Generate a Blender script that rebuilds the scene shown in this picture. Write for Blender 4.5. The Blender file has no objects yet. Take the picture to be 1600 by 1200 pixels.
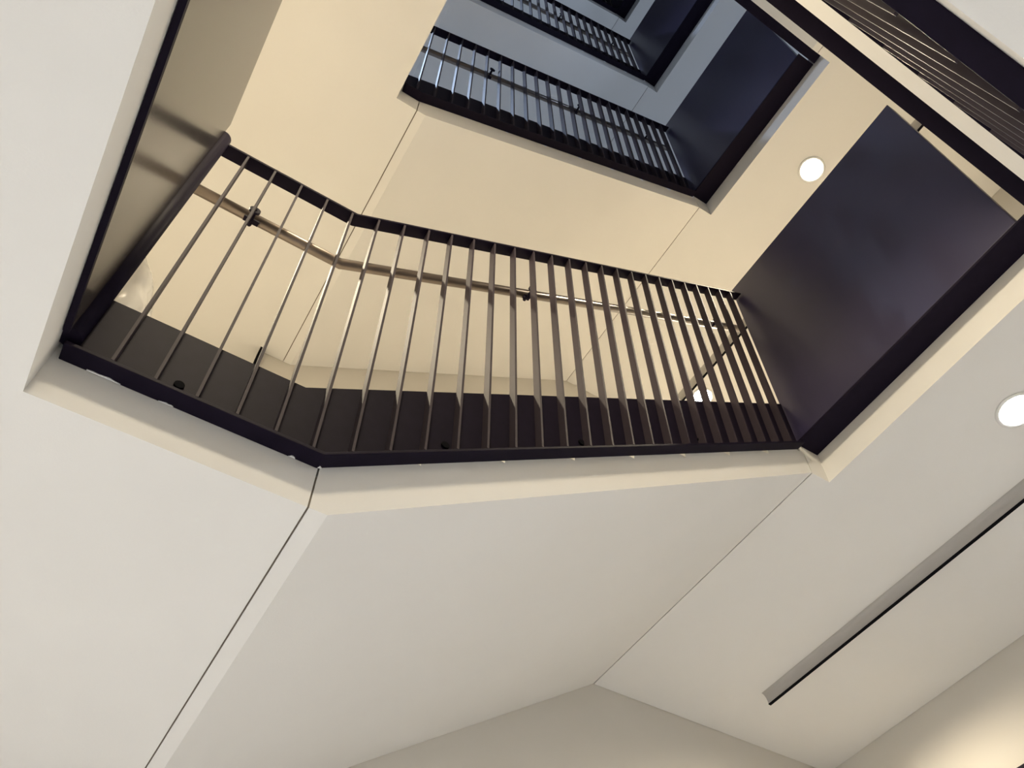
import bpy, bmesh, math, random
from mathutils import Matrix, Vector
random.seed(4)
C = bpy.context.scene
COL = C.collection
S = 1.19            # metres per survey unit
ZC = 1.785          # camera height above the ground floor

# ------------------------------------------------------------------ helpers
def W(p):
    return Vector((p[0]*S, p[1]*S, p[2]*S + ZC))

class MB:
    """collects solids in survey units, builds one mesh object"""
    def __init__(s): s.bm = bmesh.new()
    def _v(s, p): return s.bm.verts.new(W(p))
    def hexa(s, b, t):
        vb = [s._v(p) for p in b]; vt = [s._v(p) for p in t]
        n = len(b)
        s.bm.faces.new(vb[::-1]); s.bm.faces.new(vt)
        for i in range(n):
            j = (i+1) % n
            s.bm.faces.new((vb[i], vb[j], vt[j], vt[i]))
    def box(s, x0, x1, y0, y1, z0, z1):
        q = [(x0, y0), (x1, y0), (x1, y1), (x0, y1)]
        s.hexa([(x, y, z0) for x, y in q], [(x, y, z1) for x, y in q])
    def plan(s, poly, z0, z1):
        s.hexa([(x, y, z0) for x, y in poly], [(x, y, z1) for x, y in poly])
    def profile(s, poly, y0, y1):
        """polygon in x-z swept along y"""
        s.hexa([(x, y0, z) for x, z in poly], [(x, y1, z) for x, z in poly])
    def ribbon(s, pts, y0, y1, d0, d1):
        poly = [(x, z+d0) for x, z in pts] + [(x, z+d1) for x, z in reversed(pts)]
        s.profile(poly, y0, y1)
    def tube(s, pts, r, n=14, caps=True):
        P = [Vector(p) for p in pts]; rings = []
        for i, p in enumerate(P):
            a = (P[i]-P[i-1]).normalized() if i else (P[1]-P[0]).normalized()
            b = (P[i+1]-P[i]).normalized() if i < len(P)-1 else a
            t = (a+b).normalized()
            ref = Vector((0, 1, 0)) if abs(t.y) < .9 else Vector((0, 0, 1))
            u = t.cross(ref).normalized(); v = t.cross(u).normalized()
            k = 1/max(.5, t.dot(b))
            rings.append([s._v(p + (u*math.cos(2*math.pi*j/n)*k + v*math.sin(2*math.pi*j/n))*r) for j in range(n)])
        for i in range(len(rings)-1):
            for j in range(n):
                f = s.bm.faces.new((rings[i][j], rings[i][(j+1) % n], rings[i+1][(j+1) % n], rings[i+1][j]))
                f.smooth = True
        if caps:
            s.bm.faces.new(rings[0][::-1]); s.bm.faces.new(rings[-1])
    def lathe(s, c, prof, n=40, axis='z', smooth=True):
        """rings of (radius, offset) about a vertical (z) or cross (y) axis"""
        rings = []
        for r, o in prof:
            ring = []
            for j in range(n):
                a = 2*math.pi*j/n
                if axis == 'z': q = (c[0]+r*math.cos(a), c[1]+r*math.sin(a), c[2]+o)
                else: q = (c[0]+r*math.cos(a), c[1]+o, c[2]+r*math.sin(a))
                ring.append(s._v(q))
            rings.append(ring)
        for i in range(len(rings)-1):
            for j in range(n):
                f = s.bm.faces.new((rings[i][j], rings[i][(j+1) % n], rings[i+1][(j+1) % n], rings[i+1][j]))
                f.smooth = smooth
        s.bm.faces.new(rings[0][::-1]); s.bm.faces.new(rings[-1])
    def build(s, name, mat, base=None, parent=None, bevel=0):
        bmesh.ops.recalc_face_normals(s.bm, faces=s.bm.faces[:])
        b = W(base) if base is not None else (parent['_b'] if parent and '_b' in parent else Vector((0, 0, 0)))
        b = Vector(b)
        for v in s.bm.verts: v.co -= b
        me = bpy.data.meshes.new(name); s.bm.to_mesh(me); s.bm.free()
        me.materials.append(mat)
        o = bpy.data.objects.new(name, me); COL.objects.link(o)
        if parent: o.parent = parent
        else: o.location = b
        if bevel:
            m = o.modifiers.new('edge', 'BEVEL'); m.width = bevel; m.segments = 2; m.limit_method = 'ANGLE'
        return o

BASES = {}
def thing(name, label, cat, base, group=None):
    o = bpy.data.objects.new(name, None); COL.objects.link(o)
    o.location = W(base); o.empty_display_size = .1
    o['label'] = label; o['category'] = cat
    if group: o['group'] = group
    BASES[o.name] = W(base)
    return o
def part(name, mb, mat, root, bevel=0, sub=None):
    b = BASES[root.name]
    bmesh.ops.recalc_face_normals(mb.bm, faces=mb.bm.faces[:])
    for v in mb.bm.verts: v.co -= b
    me = bpy.data.meshes.new(name); mb.bm.to_mesh(me); mb.bm.free()
    me.materials.append(mat)
    o = bpy.data.objects.new(name, me); COL.objects.link(o); o.parent = sub or root
    if bevel:
        m = o.modifiers.new('edge', 'BEVEL'); m.width = bevel; m.segments = 2; m.limit_method = 'ANGLE'
    return o
def tag(o, label, cat, group=None):
    o['label'] = label; o['category'] = cat
    if group: o['group'] = group
    return o
def struct(name, mb, mat):
    o = mb.build(name, mat); o['kind'] = 'structure'; return o

# ------------------------------------------------------------------ materials
def lin(r, g, b):
    f = lambda c: (c/255/12.92) if c/255 <= .04045 else ((c/255+.055)/1.055)**2.4
    return (f(r), f(g), f(b), 1)
def mat(name, col, rough, spec=.5, metal=0, var=.06, scale=6, bump=.0, bscale=120, coat=0):
    m = bpy.data.materials.new(name); m.use_nodes = True
    nt = m.node_tree; N = nt.nodes; L = nt.links
    b = N['Principled BSDF']
    b.inputs['Roughness'].default_value = rough
    b.inputs['Metallic'].default_value = metal
    b.inputs['Specular IOR Level'].default_value = spec
    b.inputs['Coat Weight'].default_value = coat
    b.inputs['Coat Roughness'].default_value = .15
    tc = N.new('ShaderNodeTexCoord')
    nz = N.new('ShaderNodeTexNoise'); nz.inputs['Scale'].default_value = scale; nz.inputs['Detail'].default_value = 5
    L.new(tc.outputs['Object'], nz.inputs['Vector'])
    mx = N.new('ShaderNodeMix'); mx.data_type = 'RGBA'
    c0 = tuple(max(0, c*(1-var)) for c in col[:3])+(1,); c1 = tuple(min(1, c*(1+var)) for c in col[:3])+(1,)
    mx.inputs[6].default_value = c0; mx.inputs[7].default_value = c1
    L.new(nz.outputs['Fac'], mx.inputs[0]); L.new(mx.outputs[2], b.inputs['Base Color'])
    if bump:
        n2 = N.new('ShaderNodeTexNoise'); n2.inputs['Scale'].default_value = bscale; n2.inputs['Detail'].default_value = 4
        L.new(tc.outputs['Object'], n2.inputs['Vector'])
        bp = N.new('ShaderNodeBump'); bp.inputs['Strength'].default_value = bump; bp.inputs['Distance'].default_value = .004
        L.new(n2.outputs['Fac'], bp.inputs['Height']); L.new(bp.outputs['Normal'], b.inputs['Normal'])
    return m
PLASTER = mat('white_painted_plaster', (.76, .745, .72, 1), .75, .25, var=.035, scale=2.2, bump=.08, bscale=160)
WALLP = mat('wall_paint', (.64, .61, .56, 1), .8, .2, var=.03, scale=2, bump=.06)
STONE = mat('pale_stone_floor', (.58, .55, .51, 1), .45, .4, var=.12, scale=9)
STEEL = mat('dark_purple_black_steel_paint', (.0105, .0075, .0165, 1), .55, .06, var=.25, scale=30, bump=.05, bscale=300)
BAR = mat('brown_black_steel_bar_paint', (.040, .030, .038, 1), .6, .15, var=.15, scale=25)
PANEL = mat('dark_satin_panel_paint', (.034, .028, .064, 1), .36, .45, var=.2, scale=2.5, bump=.04, bscale=220)
PANELG = mat('dark_gloss_panel_paint', (.045, .038, .036, 1), .22, .5, var=.15, scale=2.5, bump=.02, bscale=200)
RAILM = mat('brushed_bronze_steel', (.19, .155, .13, 1), .36, .5, metal=.75, var=.12, scale=14)
SEAL = mat('grey_brown_joint_sealant', (.20, .17, .14, 1), .8, .2)
BLACK = mat('black_edge_strip', (.006, .006, .008, 1), .8, .03)
TRIMW = mat('white_lamp_ring', (.8, .8, .78, 1), .35, .5, var=.01)
GREYP = mat('grey_aluminium', (.42, .40, .38, 1), .45, .5, var=.05)
CHIP = mat('bare_paint_chip', (.8, .8, .82, 1), .6, .3, var=.3, scale=60)
PLASTIC = mat('milky_plastic_film', (.80, .78, .75, 1), .22, .6, var=.06, scale=8, coat=.5)
PLASTIC.node_tree.nodes['Principled BSDF'].inputs['Transmission Weight'].default_value = .08
def emit(name, col, st):
    m = bpy.data.materials.new(name); m.use_nodes = True
    b = m.node_tree.nodes['Principled BSDF']
    b.inputs['Base Color'].default_value = (.9, .9, .9, 1)
    b.inputs['Emission Color'].default_value = col; b.inputs['Emission Strength'].default_value = st
    return m
LENS = emit('lit_lamp_lens', (1, .98, .95, 1), 40)

# ------------------------------------------------------------------ survey
H = 2.588
ZL, ZR = 1.352, 2.603            # soffit heights of the lowest left / right landing
XK, XR, XC = .2694, 2.1135, 2.206
YA, YW = 1.25, 2.765              # well edge and outer wall of the A flights
YF = -1.28
XRIGHT, XLEFT = 3.64, -1.75
TH = .28                         # landing thickness
FLOOR = -ZC/S
SL = (ZR-ZL)/(XR-XK)
YB = {-1: -.088, 0: .027, 1: .181, 2: .185, 3: .185}   # well edge of the B flights
XLE = {0: -.2815, 1: .1703, 2: .1703, 3: .1703}        # well edge of the left landings
XKB = {0: XK, 1: .16, 2: .16, 3: .16, 4: .16}
G = .0022

NTH = {0: 'lowest', 1: 'second', 2: 'third', 3: 'topmost'}
# landings ------------------------------------------------------------------
LAB_L = {0: 'white landing soffit at lower left of the photo, beside the dark glossy side panel',
         1: 'cream landing soffit seen above the nearest railing, left of the upper joint line',
         2: 'landing soffit on the left two storeys above the nearest railing, mostly above the picture edge',
         3: 'dim landing soffit on the left, highest up the stairwell'}
LAB_R = {0: 'white landing soffit at lower right with long grey ceiling strip',
         1: 'cream landing soffit at upper right with a bright round lamp',
         2: 'narrow grey landing soffit above the second dark wall panel from below',
         3: 'tiny grey landing soffit furthest up the well at the top edge'}
LAB_A = {0: 'large pale stair flight underside filling the lower centre of the photo',
         1: 'cream stair flight underside seen above and behind the nearest railing',
         2: 'grey-blue stair flight underside directly above the second railing',
         3: 'small greenish grey stair flight underside near the top edge above the third railing'}
LAB_B = {-1: 'pale stair flight underside cut off by the top right corner of the photo',
         0: 'yellowish cream flight underside, long band at upper right between the dark bands',
         1: 'thin greyish flight underside strip left of the long dark band at upper right',
         2: 'flight underside two storeys up on the right side of the well'}
for k in range(4):
    z = ZL + k*H
    yb = YB[k-1]
    xe = XLE[k]; xb = XKB[k]
    t = MB()
    t.plan([(XK-G, YW-.002), (XK-G, YA), (xe, YA), (xe, yb), (xb-G, yb), (xb-G, YF), (XLEFT, YF), (XLEFT, 4.3), (.16, 4.3), (.16, YW-.002)], z, z+TH)
    o = t.build('stair_landing', PLASTER, base=(-.8, 1.25, z)); tag(o, LAB_L[k], 'landing', 'stair landings')
    z = ZR + k*H; yb = YB[k]
    t = MB()
    t.plan([(XR+G, YW-.002), (XRIGHT-.002, YW-.002), (XRIGHT-.002, YF), (XR+G, YF), (XR+G, yb), (XC, yb), (XC, YA), (XR+G, YA)], z, z+TH)
    o = t.build('stair_landing', PLASTER, base=(2.9, 1.25, z)); tag(o, LAB_R[k], 'landing', 'stair landings')
# low half landing at the start of the lowest B flight
t = MB(); z = ZR-H
t.plan([(XR+G, YW-.002), (XRIGHT-.002, YW-.002), (XRIGHT-.002, YF), (XR+G, YF)], FLOOR+.0005, z+TH)
o = t.build('floor', STONE); o['kind'] = 'structure'

# flights -------------------------------------------------------------------
def flight(x0, z0, x1, z1, y0, y1, label, seal_ends):
    """soffit from (x0,z0) low to (x1,z1) high, steps on top"""
    n = 8; s = 1 if x1 > x0 else -1
    poly = [(x0+s*G, z0+0.0), (x0+s*.042, z0), (x1-s*G, z1), (x1-s*G, z1+TH)]
    for i in range(n, 0, -1):
        xi = x0 + (x1-x0)*i/n; zt = z0+TH+(z1-z0)*i/n; zb = z0+TH+(z1-z0)*(i-1)/n
        if i < n: poly.append((xi, zt))
        else: poly.append((x1-s*.02, zt))
        poly.append((xi if i < n else x1-s*.02, zb))
    poly.append((x0+s*G, z0+TH))
    r = thing('stair_flight', label, 'stairs', ((x0+x1)/2, (y0+y1)/2, z0), 'stair flights')
    m = MB(); m.profile(poly, y0, y1); part('steps', m, PLASTER, r)
    for xe, ze in ((x0, z0), (x1, z1)):
        m = MB(); m.box(xe-G*1.02, xe+G*1.02, y0+.004, y1-.004, ze+.006, ze+.1)
        part('joint_seal', m, SEAL, r)
    return r
for k in range(4):
    flight(XK, ZL+k*H, XR, ZR+k*H, YA, YW-.002, LAB_A[k], True)
for k in range(-1, 3):
    flight(XR, ZR+k*H, XKB[k+1], ZL+(k+1)*H, YF, YB[k], LAB_B[k], True)

# balustrades ---------------------------------------------------------------
def lerp(pts, x):
    for (xa, za), (xb, zb) in zip(pts, pts[1:]):
        lo, hi = min(xa, xb), max(xa, xb)
        if lo-1e-9 <= x <= hi+1e-9: return za+(zb-za)*(x-xa)/(xb-xa)
    return pts[0][1] if abs(x-pts[0][0]) < abs(x-pts[-1][0]) else pts[-1][1]
def balustrade(label, yf, d, ledge, plate, rail, hand, xs, depth=.043, bolts=(), brackets=(), dz=0, bars=None, lean=0):
    """yf fascia plane, d = direction of the well (+1/-1); polylines are (x, z)"""
    up = lambda pl: [(x, z+dz) for x, z in pl]
    ledge, plate, rail, hand = map(up, (ledge, plate, rail, hand))
    xm = (ledge[0][0]+ledge[-1][0])/2
    r = thing('stair_balustrade', label, 'railing', (xm, yf, min(p[1] for p in ledge)), 'steel bar balustrades')
    e = .0003
    ya, yb = yf+d*e, yf+d*(.009)
    m = MB()
    lo = [(x, z) for x, z in ledge]; hi = plate
    poly = [(x, z+.002) for x, z in lo] + [(x, z) for x, z in reversed(hi)]
    m.profile(poly, ya, yb); part('kick_plate', m, STEEL, r)
    yo = yf+d*depth
    m = MB(); m.ribbon(ledge, ya, yo, -.009, .002); part('ledge', m, STEEL, r, bevel=.002)
    m = MB(); m.ribbon(rail, ya+d*lean, yf+d*((bars or depth)+lean), 0, .011); part('top_rail', m, STEEL, r, bevel=.002)
    for x in xs:
        m = MB(); z0 = lerp(ledge, x)+.003; z1 = lerp(rail, x)
        yi = yf+d*.0105
        yq = yf+d*(bars or depth)-d*.001; e2 = d*lean
        m.hexa([(x-.0032, yi, z0), (x+.0032, yi, z0), (x+.0032, yq, z0), (x-.0032, yq, z0)],
               [(x-.0032, yi+e2, z1), (x+.0032, yi+e2, z1), (x+.0032, yq+e2, z1), (x-.0032, yq+e2, z1)])
        part('baluster', m, BAR, r)
    yh = yf - d*.05
    m = MB(); m.tube([(x, yh, z) for x, z in hand], .0165)
    hd = part('handrail', m, RAILM, r)
    for x in brackets:
        z = lerp(hand, x); m = MB()
        m.tube([(x, yf+d*.012, z-.060), (x, yf-d*.02, z-.064), (x, yh, z-.045), (x, yh, z-.012)], .006, 8)
        m.box(x-.022, x+.022, yh-.008, yh+.008, z-.022, z-.014)
        m.lathe((x, yf+d*.006, z-.060), [(.016, -.004), (.016, .004)], 12, 'y', False)
        part('bracket', m, STEEL, r, sub=hd)
    for x in bolts:
        z = lerp(ledge, x)+.050
        m = MB(); a, b = sorted((yf+d*.0085, yf+d*.015))
        m.lathe((x, 0, z), [(.011, a), (.011, b-.002), (.009, b)], 16, 'y', False)
        part('bolt', m, BLACK, r)
    return r

A_ledge = [(-.268, 1.482), (.264, 1.482), (2.085, 2.742)]
A_plate = [(-.268, 1.711), (.189, 1.713), (2.085, 3.038)]
A_rail = [(-.262, 2.606), (.168, 2.606), (2.086, 3.968)]
A_hand = [(-.30, 2.448), (.178, 2.443), (2.115, 3.778)]
def clip(pl, x0):
    out = [(x0, lerp(pl, x0))]+[p for p in pl if p[0] > x0+.01]
    return out
A_x = [-.181+.0838*i for i in range(27)]
A_LAB = {0: 'nearest dark railing bending across the middle of the photo, lit cream ceiling behind its bars',
         1: 'second dark railing up the well, at upper centre, seen against grey-blue ceiling',
         2: 'third dark railing up the well, at the top edge with small window-like gaps',
         3: 'fourth and highest dark railing, only its corner showing at the top edge'}
for k in range(4):
    if k == 0:
        r = balustrade(A_LAB[k], YA, -1, A_ledge, A_plate, A_rail, A_hand, A_x, bolts=(-.054, .552, .982, 1.50), brackets=(-.095, .835, 1.85))
        m = MB(); m.tube([(-.267, 1.212, 1.50), (-.267, 1.212, 2.64)], .0235, 20)
        part('end_post', m, STEEL, r)
        # chips where the paint has come off the ledge
        for x0, x1, w in ((-.215, -.150, .010), (-.075, -.045, .005), (.20, .215, .006), (.262, .275, .006)):
            m = MB(); n = 7; yb_ = 1.2475
            pts = []
            for i in range(n): pts.append((x0+(x1-x0)*i/(n-1), yb_))
            for i in range(n-1, -1, -1):
                pts.append((x0+(x1-x0)*i/(n-1), yb_-w*(.25+.75*random.random())*math.sin(math.pi*(i+.6)/(n+.2))))
            zz = lerp(A_ledge, (x0+x1)/2)-.0105
            m.plan(pts, zz-.0006, zz+.0018); part('paint_chip', m, CHIP, r)
    else:
        balustrade(A_LAB[k], YA, -1, clip(A_ledge, .182), clip(A_plate, .182), clip(A_rail, .182), clip(A_hand, .16),
                   [x for x in A_x if x > .19], bolts=(.552, .982, 1.50), brackets=(.62, 1.25, 1.85), dz=k*H)
B_LAB = {-1: 'dark railing close overhead at the top right corner, bars stacked edge-on',
         0: 'dark railing seen from straight below as one long thin band across the upper right',
         1: 'black railing strip at the top edge beside the second dark wall panel from below',
         2: 'black railing of the highest right-hand flight, at the top edge of the photo'}
for k in range(-1, 3):
    xe = XKB[k+1]
    rise = (ZL+(k+1)*H) - (ZR+k*H); run = XR-xe
    sB = rise/run
    zs = lambda x: ZR+k*H + (XR-x)*sB
    x1 = 2.085; x0 = xe if k == -1 else xe+.02
    def line(d, xa=x1, xb=x0): return [(xa, zs(xa)+d), (xb, zs(xb)+d)]
    lg, pl, rl, hd = line(.128), line(.39), line(1.30), line(1.135)
    if k >= 0:
        for q in (lg, pl): q.insert(0, (XC-.012, q[0][1]))
    else:
        for q, ex in ((lg, 0), (pl, 0), (rl, -.05), (hd, -.05)): q.append((-.26, q[-1][1]))
    xs = [x1-.09-.0838*i for i in range(40)]
    xs = [x for x in xs if x > (x0+.02 if k >= 0 else -.2)]
    balustrade(B_LAB[k], YB[k], 1, lg, pl, rl, hd, xs, depth={-1: .037}.get(k, .058), bars={-1: .042}.get(k, .055), lean={-1: .032}.get(k, 0), brackets=(.62, 1.25, 1.85))

# solid side panels ---------------------------------------------------------
def panel(label, x0, x1, y0, y1, z0, z1, xf, m_, bot, lipname='under_lip', cap=True, ylip=None):
    r = thing('balustrade_panel', label, 'panel', ((x0+x1)/2, (y0+y1)/2, z0), 'solid balustrade panels')
    a, b = sorted((x0, x1))
    m = MB(); m.box(a, b, y0, y1, z0+.012, z1); part('panel_sheet', m, m_, r, bevel=.004)
    m = MB(); a, b = sorted((x0, xf)); 
    m.box(a, b, y0 if ylip is None else ylip, y1, z0, z0+.0115); part(lipname, m, bot, r)
    if not cap: return r
    m = MB(); a, b = sorted((x0, x1)); m.box(a-.004, b+.012, y0, y1, z1+.0005, z1+.02); part('cap_rail', m, STEEL, r)
    return r
P_LAB = {0: 'large dark satin panel at right, lowest of the stacked wall panels',
         1: 'second dark blue panel up the well, right of the second railing',
         2: 'third dark panel up the well, near the top edge, bluish at its top',
         3: 'highest dark panel, a small corner at the very top edge'}
for k in range(4):
    ye = {0: .137, 1: .262}.get(k, .262)
    panel(P_LAB[k], 2.093, 2.150, ye, 1.254, 2.772+k*H, 4.09+k*H, XC-.0015, PANEL, STEEL, cap=False, ylip=YB[k]+.066)
panel('glossy tan-looking solid panel at upper left, left of the nearest railing',
      -.268, -.279, YB[-1]+.06, 1.19, 1.485, 2.70, -.2800, PANELG, STEEL, cap=False)

# lamps ---------------------------------------------------------------------
def downlight(x, y, z, label):
    r = thing('recessed_downlight', label, 'ceiling light', (x, y, z), 'round recessed lamps')
    m = MB(); m.lathe((x, y, z), [(.082, -.0005), (.082, -.006), (.071, -.008), (.067, -.004), (.067, -.0005)]); part('trim_ring', m, TRIMW, r)
    m = MB(); m.lathe((x, y, z), [(.0665, -.0006), (.0665, -.0045), (.035, -.006)]); part('lens', m, LENS, r)
    return r
def spot(x, y, z, e, col, ang=168, r=.05, bl=.35):
    l = bpy.data.lights.new('downlight_or_fill', 'SPOT'); l.energy = e; l.color = col
    l.spot_size = math.radians(ang); l.spot_blend = bl; l.shadow_soft_size = r
    o = bpy.data.objects.new('downlight_or_fill', l); COL.objects.link(o); o.location = W((x, y, z-.02)); return o
COOL = (.78, .875, 1.0); WARM = (1.0, .86, .62); NEUT = (.98, .965, .95)
downlight(2.566, .623, ZR, 'bright round lamp at the right edge of the photo, in the white landing soffit')
downlight(2.546, .698, ZR+H, 'bright round lamp at upper right, in the cream landing soffit')
downlight(3.03, 2.37, ZR+H, 'small round lamp glimpsed between the right-hand railing bars')
E0, E1 = 325, 285
spot(2.566, .623, ZR, E0*.85, COOL, 140); spot(3.0, 2.0, ZR, E0*.36, (1.0, .86, .62), 168, .08, 1)
spot(-.64, .623, ZL, E0*1.15, COOL, 140); spot(-.9, 2.0, ZL, E0*1.15, NEUT, 120)
spot(2.546, .698, ZR+H, E1*1.05, WARM, 140); spot(3.03, 2.2, ZR+H, E1*.6, WARM, 150, .05, .9)
spot(-.19, -.1, ZL+H, E1*1.6, WARM, 160, .2); spot(-.66, 2.1, ZL+H, E1*1.1, WARM, 150, .05, .9)
spot(2.9, .6, ZR+2*H, 115, (.58, .73, 1)); spot(-.4, 1.8, ZL+2*H, 150, (.58, .73, 1))  # added cool fill spots; the downlights on this storey are off
spot(2.9, .6, ZR+3*H, 120, (.58, .73, 1)); spot(-.4, 1.8, ZL+3*H, 150, (.58, .73, 1))  # same added cool fill for the storey above, no real fittings

# linear strips -------------------------------------------------------------
def strip(y0, y1, z, label):
    r = thing('ceiling_strip', label, 'ceiling strip', (2.9, (y0+y1)/2, z), 'linear strips on the right landing soffits')
    n = 8; prof = []
    x0, w, h = 2.862, .030, .050
    for i in range(n+1):
        a = math.pi/2*i/n
        prof.append((x0+w*math.sin(a), z-.0005-h*(1-math.cos(a))))
    prof += [(x0+w+.012, z-h), (x0+w+.012, z-.0005)]
    m = MB(); m.profile(prof, y0, y1); part('cove_profile', m, GREYP, r)
    m = MB(); m.box(x0+w-.001, x0+w+.013, y0, y1, z-h-.006, z-h-.0005); part('edge_strip', m, BLACK, r)
strip(-.9, 2.415, ZR, 'long grey strip with a black edge fixed to the lower right soffit')
strip(-.9, 2.46, ZR+H, 'grey strip with black edge glimpsed between the right-hand railing bars')

# plastic bag ---------------------------------------------------------------
bm = bmesh.new(); bmesh.ops.create_icosphere(bm, subdivisions=5, radius=1)
from mathutils import noise
bc = (-.325, 1.43); rx, ry, hz = .130, .085, .575
for v in bm.verts:
    c = v.co.copy()
    f = 1 + .10*noise.noise(c*2.1+Vector((3, 1, 7))) + .05*(1-abs(noise.noise(c*5.5))*2) + .02*(1-abs(noise.noise(c*13))*2)
    zz = (c.z+1)/2
    wx = (1-.55*max(0, zz-.45)**1.3)
    v.co = Vector((c.x*f*rx*wx*S, c.y*f*ry*wx*S, max(0, zz*(1+.06*noise.noise(c*3)))*hz*S))
for f in bm.faces: f.smooth = True
me = bpy.data.meshes.new('plastic_bag'); bm.to_mesh(me); bm.free(); me.materials.append(PLASTIC)
o = bpy.data.objects.new('plastic_bag', me); COL.objects.link(o); o.location = W((bc[0], bc[1], ZL+TH+.0005))
tag(o, 'crumpled white plastic bag behind the left end of the nearest railing', 'plastic bag')

# the shell -----------------------------------------------------------------
TOP = ZL+4*H+.3
m = MB(); m.box(XLEFT-.2, XRIGHT+.2, YF-.2, 4.5, FLOOR-.2, FLOOR); struct('floor', m, STONE)
m = MB(); m.box(XLEFT-.2, XRIGHT+.2, YF-.2, 4.5, TOP, TOP+.2); struct('ceiling', m, PLASTER)
m = MB(); m.plan([(.166, YW), (XRIGHT, YW), (XRIGHT, YW+.2), (.366, YW+.2), (.366, 4.3), (.166, 4.3)], FLOOR, TOP); struct('wall_back', m, WALLP)
m = MB(); m.box(XLEFT-.2, .366, 4.302, 4.5, FLOOR, TOP); struct('wall_alcove', m, WALLP)
m = MB(); m.box(XLEFT-.2, XLEFT-.002, YF-.2, 4.3, FLOOR, TOP); struct('wall_left', m, WALLP)
m = MB(); m.box(XLEFT, XRIGHT+.2, YF-.2, YF-.002, FLOOR, TOP); struct('wall_front', m, WALLP)
m = MB(); m.box(XRIGHT, XRIGHT+.2, YF, YW+.2, FLOOR, TOP); struct('wall_right', m, WALLP)
m = MB(); m.box(.138, .1655, YW-.03, YW+.03, ZL+TH+.002, ZL+H-.001); struct('trim_1', m, BLACK)
m = MB(); m.box(XRIGHT-.03, XRIGHT-.001, .95, 2.0, ZR-H+TH+.001, 2.085); struct('door_1', m, STEEL)

# ------------------------------------------------------------------ camera
cam = bpy.data.cameras.new('camera'); co = bpy.data.objects.new('camera', cam); COL.objects.link(co)
M = [[0.8427428872626794, -0.5372017426803712, -0.034622444011573335],
     [0.4094299733515903, 0.6813994608921324, -0.6066810295511369],
     [0.34950182101024674, 0.4971006561623945, 0.7941910442415214]]
Rm = Matrix(((M[0][0], -M[1][0], -M[2][0]), (M[0][1], -M[1][1], -M[2][1]), (M[0][2], -M[1][2], -M[2][2])))
co.matrix_world = Matrix.Translation((0, 0, ZC)) @ Rm.to_4x4()
cam.sensor_width = 36; cam.lens = 1376.108/1600*36
cam.shift_x = (800-859.414)/1600; cam.shift_y = (683.737-600)/1600
cam.clip_start = .02
C.camera = co

w = bpy.data.worlds.new('world'); C.world = w; w.use_nodes = True
w.node_tree.nodes['Background'].inputs[0].default_value = (.05, .06, .09, 1)
w.node_tree.nodes['Background'].inputs[1].default_value = .2
vs = C.view_settings
vs.view_transform = 'Standard'; vs.look = 'None'; vs.gamma = 1; vs.use_curve_mapping = False; vs.exposure = .14
C.cycles.caustics_reflective = False; C.cycles.caustics_refractive = False
